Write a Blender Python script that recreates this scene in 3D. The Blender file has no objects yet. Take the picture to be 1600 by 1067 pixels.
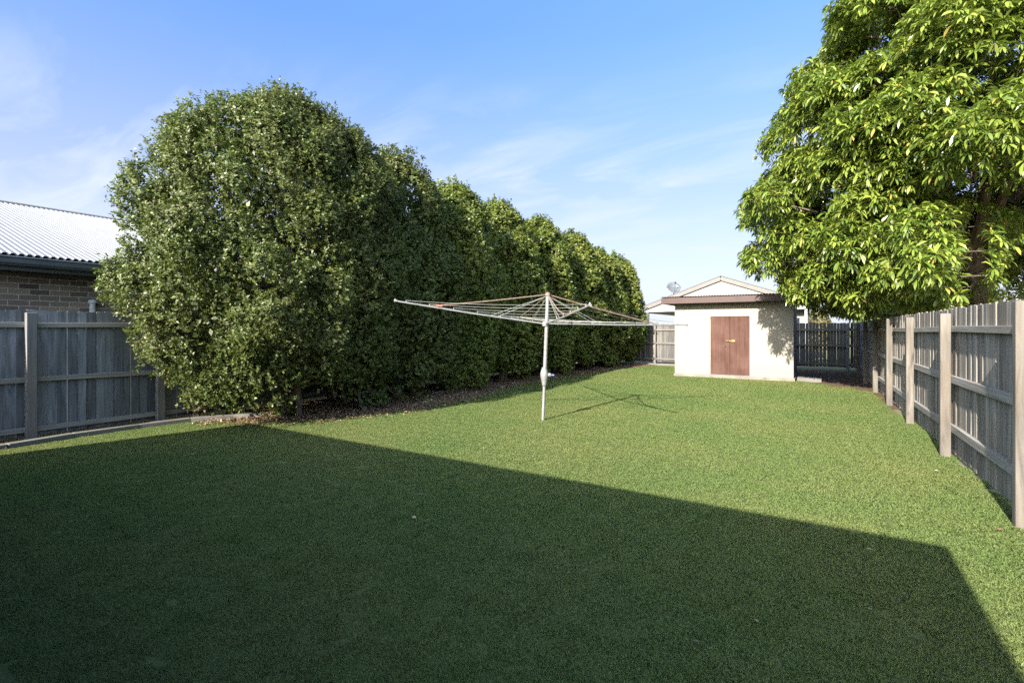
import bpy, math, random
import numpy as np
from mathutils import Vector, Matrix, noise as mnoise
R = math.radians
rng = np.random.default_rng(7)
random.seed(7)
scene = bpy.context.scene
C = scene.collection

# ------------------------------------------------------------------ camera, sky, sun, exposure
CAM_H = 1.53
YAW = 31.9
cam_d = bpy.data.cameras.new("camera")
cam_d.sensor_width = 36.0
cam_d.lens = 771 / 1600 * 36
cam_d.shift_y = -18.5 / 1600
cam_d.clip_start = 0.05
cam_d.clip_end = 3000
cam = bpy.data.objects.new("camera", cam_d)
cam.location = (0, 0, CAM_H)
cam.rotation_euler = (R(90), 0, R(YAW))
C.objects.link(cam)
scene.camera = cam

SUN_EL = R(28.15)
LD = Vector((0.073, 1.0, 0)).normalized()          # horizontal travel of the light
w = bpy.data.worlds.new("World"); scene.world = w
w.use_nodes = True
nt = w.node_tree; nt.nodes.clear()
def N(nt, t, **kw):
    n = nt.nodes.new(t)
    for k, v in kw.items():
        if k.startswith("i_"):
            n.inputs[k[2:].replace("_", " ")].default_value = v
        else:
            setattr(n, k, v)
    return n
def ramp(nt, stops, interp="LINEAR"):
    n = nt.nodes.new("ShaderNodeValToRGB"); cr = n.color_ramp; cr.interpolation = interp
    while len(cr.elements) < len(stops): cr.elements.new(0.5)
    for e, (p, c) in zip(cr.elements, stops):
        e.position = p; e.color = (*c, 1) if len(c) == 3 else c
    return n
L = nt.links.new
sky = N(nt, "ShaderNodeTexSky", sky_type="NISHITA", sun_disc=False, sun_elevation=SUN_EL,
        sun_rotation=math.pi + 0.073, air_density=1.0, dust_density=0.6, ozone_density=2.2, altitude=20)
tc = N(nt, "ShaderNodeTexCoord")
sep = N(nt, "ShaderNodeSeparateXYZ"); L(tc.outputs["Generated"], sep.inputs[0])
zz = N(nt, "ShaderNodeMath", operation="ADD"); L(sep.outputs[2], zz.inputs[0]); zz.inputs[1].default_value = 0.18
zm = N(nt, "ShaderNodeMath", operation="MAXIMUM"); L(zz.outputs[0], zm.inputs[0]); zm.inputs[1].default_value = 0.1
dx = N(nt, "ShaderNodeMath", operation="DIVIDE"); L(sep.outputs[0], dx.inputs[0]); L(zm.outputs[0], dx.inputs[1])
dy = N(nt, "ShaderNodeMath", operation="DIVIDE"); L(sep.outputs[1], dy.inputs[0]); L(zm.outputs[0], dy.inputs[1])
cb = N(nt, "ShaderNodeCombineXYZ"); L(dx.outputs[0], cb.inputs[0]); L(dy.outputs[0], cb.inputs[1])
mp = N(nt, "ShaderNodeMapping"); mp.inputs["Rotation"].default_value = (0, 0, R(-60)); mp.inputs["Scale"].default_value = (0.9, 2.3, 1)
mp.inputs["Location"].default_value = (2.9, 0.4, 0)
L(cb.outputs[0], mp.inputs[0])
n1 = N(nt, "ShaderNodeTexNoise"); n1.inputs["Scale"].default_value = 1.7; n1.inputs["Detail"].default_value = 9
n1.inputs["Roughness"].default_value = 0.56; n1.inputs["Distortion"].default_value = 0.6
L(mp.outputs[0], n1.inputs["Vector"])
n2 = N(nt, "ShaderNodeTexNoise"); n2.inputs["Scale"].default_value = 0.7; n2.inputs["Detail"].default_value = 3
L(cb.outputs[0], n2.inputs["Vector"])
r1 = ramp(nt, [(0.45, (0, 0, 0)), (0.70, (1, 1, 1))]); L(n1.outputs[0], r1.inputs[0])
r2 = ramp(nt, [(0.28, (0, 0, 0)), (0.52, (1, 1, 1))]); L(n2.outputs[0], r2.inputs[0])
cm = N(nt, "ShaderNodeMath", operation="MULTIPLY"); L(r1.outputs[0], cm.inputs[0]); L(r2.outputs[0], cm.inputs[1])
lowc = N(nt, "ShaderNodeMapRange"); lowc.inputs["From Min"].default_value = 0.28; lowc.inputs["From Max"].default_value = 0.46
lowc.inputs["To Min"].default_value = 1.0; lowc.inputs["To Max"].default_value = 0.04; L(sep.outputs[2], lowc.inputs[0])
cml = N(nt, "ShaderNodeMath", operation="MULTIPLY"); L(cm.outputs[0], cml.inputs[0]); L(lowc.outputs[0], cml.inputs[1])
cm2 = N(nt, "ShaderNodeMath", operation="MULTIPLY"); L(cml.outputs[0], cm2.inputs[0]); cm2.inputs[1].default_value = 0.75
# thin high veil that whitens towards the horizon
hz = N(nt, "ShaderNodeMapRange"); hz.inputs["From Min"].default_value = 0.0; hz.inputs["From Max"].default_value = 0.52
hz.inputs["To Min"].default_value = 1.0; hz.inputs["To Max"].default_value = 0.0
L(sep.outputs[2], hz.inputs[0])
hp = N(nt, "ShaderNodeMath", operation="POWER"); L(hz.outputs[0], hp.inputs[0]); hp.inputs[1].default_value = 1.25
mx = N(nt, "ShaderNodeMixRGB"); L(hp.outputs[0], mx.inputs[0]); sg = N(nt, "ShaderNodeMixRGB", blend_type="MULTIPLY"); sg.inputs[0].default_value = 1; L(sky.outputs[0], sg.inputs[1]); 
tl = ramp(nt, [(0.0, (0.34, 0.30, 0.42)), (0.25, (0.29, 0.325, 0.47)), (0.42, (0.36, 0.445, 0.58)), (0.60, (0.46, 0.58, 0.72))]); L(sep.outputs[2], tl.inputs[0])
# unseen sky behind the camera is tinted brighter, added to fill the shade
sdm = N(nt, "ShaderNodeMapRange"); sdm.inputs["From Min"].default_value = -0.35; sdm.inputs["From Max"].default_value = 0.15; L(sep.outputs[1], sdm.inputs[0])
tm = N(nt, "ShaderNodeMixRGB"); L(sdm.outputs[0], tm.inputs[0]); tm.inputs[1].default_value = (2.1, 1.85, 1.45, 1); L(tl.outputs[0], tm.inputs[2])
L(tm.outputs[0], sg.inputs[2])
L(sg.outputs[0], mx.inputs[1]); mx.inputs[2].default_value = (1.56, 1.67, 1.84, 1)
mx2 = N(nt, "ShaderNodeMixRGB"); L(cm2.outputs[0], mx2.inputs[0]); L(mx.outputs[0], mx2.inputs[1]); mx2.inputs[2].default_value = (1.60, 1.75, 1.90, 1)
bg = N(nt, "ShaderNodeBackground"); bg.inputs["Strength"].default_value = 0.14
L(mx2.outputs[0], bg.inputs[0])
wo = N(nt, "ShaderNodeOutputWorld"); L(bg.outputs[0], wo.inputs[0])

sd = bpy.data.lights.new("sun", "SUN"); sd.energy = 4.3; sd.angle = R(0.53); sd.color = (1.0, 0.93, 0.82)
sun = bpy.data.objects.new("sun", sd); C.objects.link(sun)
ldir = Vector((LD.x * math.cos(SUN_EL), LD.y * math.cos(SUN_EL), -math.sin(SUN_EL)))
sun.rotation_euler = ldir.to_track_quat('-Z', 'Y').to_euler()
sun.location = (0, -10, 20)

scene.view_settings.view_transform = "Standard"
scene.view_settings.look = "None"
scene.view_settings.exposure = 2.0
scene.view_settings.gamma = 1.0
scene.render.engine = "CYCLES"
scene.cycles.max_bounces = 6
scene.cycles.diffuse_bounces = 3
scene.cycles.glossy_bounces = 2
scene.cycles.transmission_bounces = 3
scene.cycles.use_denoising = False
scene.cycles.sample_clamp_indirect = 4.0
scene.cycles.sample_clamp_direct = 12.0

# ------------------------------------------------------------------ helpers
def setp(o, label=None, cat=None, group=None, kind=None):
    if label: o["label"] = label
    if cat: o["category"] = cat
    if group: o["group"] = group
    if kind: o["kind"] = kind
    return o
def thing(name, loc, label, cat, group=None, rz=0):
    o = bpy.data.objects.new(name, None); o.location = loc; o.rotation_euler = (0, 0, rz)
    o.empty_display_size = 0.2
    C.objects.link(o); return setp(o, label, cat, group)
def link_mesh(name, me, mat, parent=None):
    o = bpy.data.objects.new(name, me)
    if mat: me.materials.append(mat)
    C.objects.link(o)
    if parent:
        o.parent = parent
        # geometry is written in world coordinates: cancel the parent's placement
        M = Matrix.Identity(4); p = parent; chain = []
        while p: chain.append(p); p = p.parent
        W = Matrix.Identity(4)
        for q in reversed(chain):
            W = W @ q.matrix_parent_inverse @ Matrix.LocRotScale(q.location, q.rotation_euler, q.scale)
        o.matrix_parent_inverse = W.inverted()
    return o
class MB:
    def __init__(s): s.v = []; s.f = []; s.n = 0; s.sm = False
    def add(s, vs, fs):
        b = len(s.v); s.v += [tuple(v) for v in vs]; s.f += [tuple(b + i for i in f) for f in fs]; return s
    def box(s, x0, x1, y0, y1, z0, z1, M=None):
        vs = [Vector(p) for p in ((x0,y0,z0),(x1,y0,z0),(x1,y1,z0),(x0,y1,z0),(x0,y0,z1),(x1,y0,z1),(x1,y1,z1),(x0,y1,z1))]
        if M is not None: vs = [M @ v for v in vs]
        return s.add(vs, [(0,3,2,1),(4,5,6,7),(0,1,5,4),(1,2,6,5),(2,3,7,6),(3,0,4,7)])
    def obox(s, p, q, wd, ht, up=(0,0,1)):      # bar from p to q
        p = Vector(p); q = Vector(q); d = (q-p).normalized(); r = d.cross(Vector(up)).normalized(); u = r.cross(d)
        vs = [e + r*a*wd/2 + u*b*ht/2 for e in (p, q) for a, b in ((-1,-1),(1,-1),(1,1),(-1,1))]
        return s.add(vs, [(0,1,2,3),(7,6,5,4),(0,4,5,1),(1,5,6,2),(2,6,7,3),(3,7,4,0)])
    def tube(s, pts, rad, n=8, cap=True):
        pts = [Vector(p) for p in pts]
        if not hasattr(rad, "__len__"): rad = [rad]*len(pts)
        vs = []; ref = Vector((0.31, 0.17, 0.93)).normalized()
        for i, p in enumerate(pts):
            d = (pts[min(i+1, len(pts)-1)] - pts[max(i-1, 0)]).normalized()
            rr = ref if abs(d.dot(ref)) < 0.95 else Vector((1, 0, 0))
            a = d.cross(rr).normalized(); b = d.cross(a)
            vs += [p + (a*math.cos(t) + b*math.sin(t))*rad[i] for t in [2*math.pi*k/n for k in range(n)]]
        fs = [(i*n+k, i*n+(k+1) % n, (i+1)*n+(k+1) % n, (i+1)*n+k) for i in range(len(pts)-1) for k in range(n)]
        if cap: fs += [tuple(range(n-1, -1, -1)), tuple((len(pts)-1)*n+k for k in range(n))]
        s.sm = True
        return s.add(vs, fs)
    def lathe(s, prof, c, n=20):                 # profile (r,z) around z at c
        vs = [(c[0]+r*math.cos(2*math.pi*k/n), c[1]+r*math.sin(2*math.pi*k/n), c[2]+z) for r, z in prof for k in range(n)]
        fs = [(i*n+k, i*n+(k+1) % n, (i+1)*n+(k+1) % n, (i+1)*n+k) for i in range(len(prof)-1) for k in range(n)]
        s.sm = True
        return s.add(vs, fs)
    def build(s, name, mat, parent=None, smooth=None, bevel=0):
        me = bpy.data.meshes.new(name); me.from_pydata(s.v, [], s.f); me.update()
        if s.sm if smooth is None else smooth:
            me.polygons.foreach_set("use_smooth", [True]*len(me.polygons))
            try: me.set_sharp_from_angle(angle=R(40))
            except Exception: pass
        o = link_mesh(name, me, mat, parent)
        if bevel:
            b = o.modifiers.new("bevel", "BEVEL"); b.width = bevel; b.segments = 2; b.limit_method = "ANGLE"
        return o
def np_mesh(name, verts, loops, starts, totals, mat, parent=None, smooth=False):
    me = bpy.data.meshes.new(name)
    me.vertices.add(len(verts)); me.vertices.foreach_set("co", verts.astype(np.float32).ravel())
    me.loops.add(len(loops)); me.loops.foreach_set("vertex_index", loops.astype(np.int32))
    me.polygons.add(len(starts)); me.polygons.foreach_set("loop_start", starts.astype(np.int32))
    me.polygons.foreach_set("loop_total", totals.astype(np.int32))
    me.update(calc_edges=True); 
    if smooth: me.polygons.foreach_set("use_smooth", np.ones(len(starts), bool))
    return link_mesh(name, me, mat, parent)
def unit(a): return a / np.maximum(np.linalg.norm(a, axis=-1, keepdims=True), 1e-9)
def rdir(n): return unit(rng.normal(size=(n, 3)))
def leaf_quads(P, D, Nn, Ln, W):
    S = unit(np.cross(D, Nn)); U = np.cross(S, D)
    Ln = Ln[:, None]; W = W[:, None]
    m = P + D*Ln*0.45 + U*W*0.12
    V = np.stack([P, m + S*W*0.5, P + D*Ln - U*W*0.1, m - S*W*0.5], 1)
    return V.reshape(-1, 3)
def quads_obj(name, V, mat, parent=None):
    n = len(V)//4
    return np_mesh(name, V, np.arange(4*n), np.arange(n)*4, np.full(n, 4), mat, parent)

# ------------------------------------------------------------------ materials
def mat(name, build):
    m = bpy.data.materials.new(name); m.use_nodes = True; t = m.node_tree; t.nodes.clear()
    out = N(t, "ShaderNodeOutputMaterial"); s = build(t); t.links.new(s, out.inputs[0]); return m
def pbsdf(t, col=None, rough=0.6, metal=0.0, bump=None, bstr=0.3, bdist=0.01, spec=0.5):
    p = N(t, "ShaderNodeBsdfPrincipled"); p.inputs["Roughness"].default_value = rough; p.inputs["Metallic"].default_value = metal
    p.inputs["Specular IOR Level"].default_value = spec
    if col is not None:
        if isinstance(col, tuple): p.inputs["Base Color"].default_value = (*col, 1)
        else: t.links.new(col, p.inputs["Base Color"])
    if bump is not None:
        b = N(t, "ShaderNodeBump"); b.inputs["Strength"].default_value = bstr; b.inputs["Distance"].default_value = bdist
        t.links.new(bump, b.inputs["Height"]); t.links.new(b.outputs[0], p.inputs["Normal"])
    return p
def noise(t, scale, detail=4, rough=0.55, stretch=(1, 1, 1), dist=0.0, off=None):
    g = N(t, "ShaderNodeNewGeometry"); m = N(t, "ShaderNodeMapping"); m.inputs["Scale"].default_value = stretch
    t.links.new(g.outputs["Position"], m.inputs[0])
    if off is not None: t.links.new(off, m.inputs["Location"])
    n = N(t, "ShaderNodeTexNoise"); n.inputs["Scale"].default_value = scale; n.inputs["Detail"].default_value = detail
    n.inputs["Roughness"].default_value = rough; n.inputs["Distortion"].default_value = dist
    t.links.new(m.outputs[0], n.inputs["Vector"]); return n.outputs[0]
def island(t):
    g = N(t, "ShaderNodeNewGeometry"); return g.outputs["Random Per Island"]
def mixc(t, f, a, b, mode="MIX"):
    m = N(t, "ShaderNodeMixRGB", blend_type=mode)
    for i, x in enumerate((f, a, b)):
        if isinstance(x, (int, float)): m.inputs[i].default_value = x
        elif isinstance(x, tuple): m.inputs[i].default_value = (*x, 1)
        else: t.links.new(x, m.inputs[i])
    return m.outputs[0]
def rampo(t, src, stops):
    r = ramp(t, stops); t.links.new(src, r.inputs[0]); return r.outputs[0]

def paint(name, col, rough=0.6, dirt=0.12, scale=3.0, metal=0.0, bump=0.15, bscale=60, spec=0.4):
    def b(t):
        n = noise(t, scale, 6, 0.6)
        c = mixc(t, rampo(t, n, [(0.35, (0, 0, 0)), (0.7, (1, 1, 1))]), tuple(x*(1-dirt*2) for x in col), tuple(min(1, x*(1+dirt*0.4)) for x in col))
        return pbsdf(t, c, rough, metal, noise(t, bscale, 3), bump, 0.004, spec).outputs[0]
    return mat(name, b)

def wood(name, dark, light, warm, stretch, spread=0.5):
    def b(t):
        isl = island(t)
        k = N(t, "ShaderNodeMath", operation="MULTIPLY"); t.links.new(isl, k.inputs[0]); k.inputs[1].default_value = 37.0
        off = N(t, "ShaderNodeCombineXYZ"); t.links.new(k.outputs[0], off.inputs[0]); t.links.new(k.outputs[0], off.inputs[2])
        g1 = noise(t, 1.0, 7, 0.65, stretch, 0.6, off.outputs[0])
        g2 = noise(t, 1.6, 3, 0.5, (1, 1, 1), 0.3)
        c = rampo(t, g1, [(0.28, dark), (0.72, light)])
        c = mixc(t, rampo(t, g2, [(0.45, (0, 0, 0)), (0.75, (0.6, 0.6, 0.6))]), c, warm)
        v = N(t, "ShaderNodeMapRange"); t.links.new(isl, v.inputs[0]); v.inputs["To Min"].default_value = 1-spread; v.inputs["To Max"].default_value = 1+spread*0.7
        mm = N(t, "ShaderNodeVectorMath", operation="SCALE"); t.links.new(c, mm.inputs[0]); t.links.new(v.outputs[0], mm.inputs["Scale"])
        kn = noise(t, 5.0, 2, 0.5, (1, 1, .5), 0.5, off.outputs[0])
        c2 = mixc(t, rampo(t, kn, [(0.70, (0, 0, 0)), (0.76, (0.7, 0.7, 0.7))]), mm.outputs[0], tuple(x*0.35 for x in dark))
        return pbsdf(t, c2, 0.82, 0, g1, 0.5, 0.006, 0.25).outputs[0]
    return mat(name, b)
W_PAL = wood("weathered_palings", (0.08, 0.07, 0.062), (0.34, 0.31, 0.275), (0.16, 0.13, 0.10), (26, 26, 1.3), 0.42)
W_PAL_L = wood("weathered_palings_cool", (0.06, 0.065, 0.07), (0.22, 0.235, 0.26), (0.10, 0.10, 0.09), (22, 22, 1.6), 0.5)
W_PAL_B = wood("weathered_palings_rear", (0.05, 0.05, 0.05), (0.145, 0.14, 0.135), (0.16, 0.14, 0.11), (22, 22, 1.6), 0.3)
W_RAIL = wood("weathered_rail", (0.15, 0.14, 0.125), (0.36, 0.34, 0.31), (0.22, 0.19, 0.15), (14, 1.0, 22), 0.15)
W_RAILX = wood("weathered_rail_cross", (0.08, 0.075, 0.07), (0.19, 0.18, 0.165), (0.2, 0.17, 0.14), (1.0, 14, 22), 0.15)
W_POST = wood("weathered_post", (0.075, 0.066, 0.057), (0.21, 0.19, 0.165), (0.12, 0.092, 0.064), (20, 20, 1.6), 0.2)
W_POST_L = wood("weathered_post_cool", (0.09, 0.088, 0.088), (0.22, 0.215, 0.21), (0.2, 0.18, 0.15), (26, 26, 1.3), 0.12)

def leafmat(name, stops, rough=0.4, trans=0.25, tcol=(0.25, 0.35, 0.05), nscale=0.8, tint=None, tintamt=0.6, spec=0.5):
    def b(t):
        c = rampo(t, island(t), stops)
        if tint:
            n = noise(t, nscale, 3, 0.5)
            c = mixc(t, rampo(t, n, [(0.38, (0, 0, 0)), (0.66, (tintamt,)*3)]), c, tint)
        p = pbsdf(t, c, rough, spec=spec)
        tr = N(t, "ShaderNodeBsdfTranslucent"); t.links.new(mixc(t, 0.55, c, tcol), tr.inputs[0])
        m = N(t, "ShaderNodeMixShader"); m.inputs[0].default_value = trans
        t.links.new(p.outputs[0], m.inputs[1]); t.links.new(tr.outputs[0], m.inputs[2]); return m.outputs[0]
    return mat(name, b)
LEAF_HEDGE = leafmat("hedge_leaf", [(0.0, (0.028, 0.047, 0.011)), (0.5, (0.070, 0.098, 0.020)), (0.9, (0.125, 0.155, 0.034)), (1.0, (0.20, 0.18, 0.09))],
                     0.46, 0.22, (0.2, 0.28, 0.05), 0.9, (0.105, 0.105, 0.038), 0.55, 0.34)
LEAF_HEDGE2 = leafmat("hedge_leaf_bright", [(0.0, (0.03, 0.052, 0.010)), (0.5, (0.10, 0.135, 0.022)), (0.92, (0.16, 0.21, 0.055)), (1.0, (0.22, 0.20, 0.09))],
                     0.44, 0.26, (0.24, 0.32, 0.04), 1.1, (0.17, 0.18, 0.035), 0.5, 0.32)
LEAF_MANGO = leafmat("mango_leaf", [(0.0, (0.05, 0.095, 0.018)), (0.4, (0.092, 0.140, 0.020)), (0.8, (0.158, 0.205, 0.032)), (0.97, (0.25, 0.28, 0.05)), (1.0, (0.33, 0.19, 0.06))],
                     0.34, 0.2, (0.30, 0.42, 0.05), 0.5, (0.17, 0.21, 0.035), 0.6)
LEAF_FAR = leafmat("far_leaf", [(0.0, (0.06, 0.10, 0.03)), (1.0, (0.15, 0.2, 0.05))], 0.5, 0.25)
LEAF_TAN = leafmat("tan_leaf", [(0.0, (0.09, 0.09, 0.04)), (1.0, (0.17, 0.14, 0.07))], 0.6, 0.2)
LITTER = leafmat("dry_leaf", [(0.0, (0.10, 0.055, 0.03)), (0.5, (0.22, 0.13, 0.075)), (0.9, (0.36, 0.25, 0.16)), (1.0, (0.5, 0.42, 0.32))], 0.7, 0.05, (0.3, 0.18, 0.1))
def barkb(t):
    n = noise(t, 6, 6, 0.65, (1, 1, 0.3), 0.5)
    return pbsdf(t, rampo(t, n, [(0.3, (0.06, 0.045, 0.035)), (0.7, (0.20, 0.16, 0.125))]), 0.9, 0, n, 0.8, 0.02, 0.2).outputs[0]
BARK = mat("bark", barkb)

def grassb(t):
    isl = island(t)
    g = N(t, "ShaderNodeNewGeometry")
    c = rampo(t, isl, [(0.0, (0.108, 0.168, 0.046)), (0.5, (0.138, 0.202, 0.060)), (0.95, (0.17, 0.232, 0.078)), (1.0, (0.27, 0.28, 0.14))])
    big = noise(t, 0.42, 4, 0.6, off=None)
    mid = noise(t, 2.3, 4, 0.6)
    c = mixc(t, rampo(t, big, [(0.38, (0, 0, 0)), (0.68, (0.7, 0.7, 0.7))]), c, (0.225, 0.235, 0.085))
    c = mixc(t, rampo(t, mid, [(0.55, (0, 0, 0)), (0.75, (0.55, 0.55, 0.55))]), c, (0.095, 0.16, 0.033))
    p = pbsdf(t, c, 0.6, spec=0.2)
    tr = N(t, "ShaderNodeBsdfTranslucent"); t.links.new(c, tr.inputs[0])
    m = N(t, "ShaderNodeMixShader"); m.inputs[0].default_value = 0.28
    t.links.new(p.outputs[0], m.inputs[1]); t.links.new(tr.outputs[0], m.inputs[2]); return m.outputs[0]
GRASS = mat("grass_blade", grassb)
def turfb(t):
    n = noise(t, 0.5, 5, 0.6); f = noise(t, 45, 4, 0.7)
    c = mixc(t, rampo(t, n, [(0.35, (0, 0, 0)), (0.7, (1, 1, 1))]), (0.085, 0.115, 0.035), (0.125, 0.135, 0.05))
    c = mixc(t, rampo(t, f, [(0.4, (0, 0, 0)), (0.7, (0.7, 0.7, 0.7))]), c, (0.05, 0.065, 0.02))
    return pbsdf(t, c, 0.9, 0, f, 0.8, 0.02, 0.1).outputs[0]
TURF = mat("turf", turfb)
def mulchb(t):
    n = noise(t, 1.2, 5, 0.6); f = noise(t, 38, 5, 0.75)
    c = rampo(t, f, [(0.3, (0.045, 0.028, 0.018)), (0.6, (0.14, 0.09, 0.055)), (0.8, (0.27, 0.19, 0.12))])
    c = mixc(t, rampo(t, n, [(0.4, (0, 0, 0)), (0.7, (0.6, 0.6, 0.6))]), c, (0.10, 0.075, 0.055))
    return pbsdf(t, c, 0.95, 0, f, 1.0, 0.03, 0.1).outputs[0]
MULCH = mat("mulch", mulchb)
def dirtb(t):
    n = noise(t, 0.15, 6, 0.65); f = noise(t, 9, 5, 0.7)
    c = mixc(t, n, (0.10, 0.12, 0.05), (0.18, 0.16, 0.09)); c = mixc(t, f, c, (0.13, 0.12, 0.07))
    return pbsdf(t, c, 0.95, 0, f, 0.5, 0.03, 0.1).outputs[0]
DIRT = mat("ground_soil", dirtb)
def concb(t):
    n = noise(t, 2.5, 6, 0.6); f = noise(t, 70, 3, 0.6)
    c = mixc(t, n, (0.10, 0.096, 0.088), (0.20, 0.19, 0.175)); c = mixc(t, rampo(t, f, [(0.3, (0, 0, 0)), (0.8, (.5, .5, .5))]), c, (0.08, 0.076, 0.072))
    return pbsdf(t, c, 0.9, 0, f, 0.4, 0.005, 0.2).outputs[0]
CONC = mat("concrete", concb)
def plasterb(t):
    n = noise(t, 1.3, 6, 0.6); st = noise(t, 2.2, 6, 0.65, (2.5, 1, 0.35)); f = noise(t, 55, 4, 0.6)
    c = mixc(t, rampo(t, st, [(0.45, (0, 0, 0)), (0.8, (.35, .35, .35))]), (0.268, 0.248, 0.212), (0.245, 0.222, 0.185))
    g = N(t, "ShaderNodeNewGeometry"); sp = N(t, "ShaderNodeSeparateXYZ"); t.links.new(g.outputs["Position"], sp.inputs[0])
    ad = N(t, "ShaderNodeMath", operation="MULTIPLY_ADD"); t.links.new(n, ad.inputs[0]); ad.inputs[1].default_value = -0.7; t.links.new(sp.outputs[2], ad.inputs[2])
    c = mixc(t, rampo(t, ad.outputs[0], [(0.0, (0.55, 0.55, 0.55)), (0.22, (0, 0, 0))]), c, (0.215, 0.195, 0.16))   # splash stain
    return pbsdf(t, c, 0.8, 0, f, 0.25, 0.006, 0.25).outputs[0]
PLASTER = mat("cream_render", plasterb)
def doorb(t):
    n = noise(t, 1.0, 6, 0.6, (16, 16, 1.2), 0.3); m_ = noise(t, 2.2, 5, 0.6)
    c = rampo(t, n, [(0.3, (0.055, 0.027, 0.021)), (0.75, (0.095, 0.050, 0.040))])
    c = mixc(t, rampo(t, m_, [(0.45, (0, 0, 0)), (0.75, (.5, .5, .5))]), c, (0.125, 0.075, 0.060))
    return pbsdf(t, c, 0.75, 0, n, 0.2, 0.004, 0.12).outputs[0]
DOOR = mat("faded_brown_door", doorb)
BROWN = paint("brown_fascia", (0.05, 0.025, 0.022), 0.5, 0.12)
def brickb(t):
    g = N(t, "ShaderNodeNewGeometry"); sp = N(t, "ShaderNodeSeparateXYZ"); t.links.new(g.outputs["Position"], sp.inputs[0])
    cb = N(t, "ShaderNodeCombineXYZ"); t.links.new(sp.outputs[1], cb.inputs[0]); t.links.new(sp.outputs[2], cb.inputs[1])
    b = N(t, "ShaderNodeTexBrick"); t.links.new(cb.outputs[0], b.inputs["Vector"])
    b.inputs["Scale"].default_value = 1.0; b.inputs["Brick Width"].default_value = 0.24; b.inputs["Row Height"].default_value = 0.086
    b.inputs["Mortar Size"].default_value = 0.007; b.inputs["Mortar Smooth"].default_value = 0.3; b.inputs["Bias"].default_value = 0.0
    b.inputs["Color1"].default_value = (0.29, 0.225, 0.18, 1); b.inputs["Color2"].default_value = (0.065, 0.055, 0.05, 1)
    b.inputs["Mortar"].default_value = (0.42, 0.40, 0.37, 1)
    n = noise(t, 14, 5, 0.7)
    c = mixc(t, rampo(t, n, [(0.35, (0, 0, 0)), (0.75, (.45, .45, .45))]), b.outputs[0], (0.19, 0.165, 0.145))
    inv = N(t, "ShaderNodeMath", operation="SUBTRACT"); inv.inputs[0].default_value = 1; t.links.new(b.outputs["Fac"], inv.inputs[1])
    return pbsdf(t, c, 0.9, 0, inv.outputs[0], 0.6, 0.008, 0.2).outputs[0]
BRICK = mat("dark_face_brick", brickb)
def roofb(t):
    n = noise(t, 1.1, 6, 0.65); n2 = noise(t, 2.6, 5, 0.7, (0.5, 2.5, 0.5))
    c = mixc(t, rampo(t, n2, [(0.52, (0, 0, 0)), (0.8, (.7, .7, .7))]), (0.19, 0.19, 0.19), (0.085, 0.085, 0.084))
    c = mixc(t, rampo(t, n, [(0.4, (0, 0, 0)), (0.8, (.4, .4, .4))]), c, (0.155, 0.155, 0.152))
    return pbsdf(t, c, 0.45, 0.0, None, spec=0.5).outputs[0]
ROOFW = mat("white_metal_roof", roofb)
NAVY = paint("dark_blue_grey_gutter", (0.062, 0.075, 0.09), 0.4, 0.1)
WHITE = paint("white_paint", (0.24, 0.235, 0.225), 0.6, 0.05)
TRIM = paint("taupe_trim", (0.125, 0.115, 0.105), 0.55, 0.08)
DARKP = paint("dark_post_paint", (0.06, 0.065, 0.075), 0.5, 0.1)
PVC = paint("pvc", (0.55, 0.56, 0.57), 0.4, 0.06)
def galvb(t):
    n = noise(t, 14, 4, 0.6); n2 = noise(t, 60, 3, 0.6)
    c = mixc(t, n, (0.16, 0.16, 0.155), (0.28, 0.28, 0.27)); c = mixc(t, rampo(t, n2, [(0.6, (0, 0, 0)), (0.75, (.6, .6, .6))]), c, (0.15, 0.11, 0.08))
    return pbsdf(t, c, 0.5, 0.35, n2, 0.15, 0.002, 0.5).outputs[0]
GALV = mat("galvanised_steel", galvb)
def rustb(t):
    n = noise(t, 25, 4, 0.6)
    return pbsdf(t, rampo(t, n, [(0.35, (0.10, 0.058, 0.043)), (0.7, (0.20, 0.145, 0.115))]), 0.7, 0.1, n, 0.2, 0.002).outputs[0]
RUST = mat("rusty_pink_steel", rustb)
WIRE = paint("wire", (0.22, 0.22, 0.20), 0.45, 0.05, metal=0.2)
BRASS = mat("brass", lambda t: pbsdf(t, (0.20, 0.15, 0.06), 0.45, 0.6).outputs[0])
BLACK = mat("black_iron", lambda t: pbsdf(t, (0.03, 0.03, 0.03), 0.5, 0.2).outputs[0])
BLUE = mat("blue_plastic", lambda t: pbsdf(t, (0.12, 0.16, 0.45), 0.5).outputs[0])
RED = mat("red_plastic", lambda t: pbsdf(t, (0.55, 0.10, 0.05), 0.5).outputs[0])
GLASS = mat("window_glass", lambda t: pbsdf(t, (0.02, 0.025, 0.03), 0.06, 0.0, spec=0.8).outputs[0])
DISH = mat("dish_mesh", lambda t: pbsdf(t, noise(t, 30, 3) and mixc(t, noise(t, 40, 3), (0.09, 0.10, 0.11), (0.17, 0.18, 0.19)), 0.5, 0.4).outputs[0])

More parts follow.
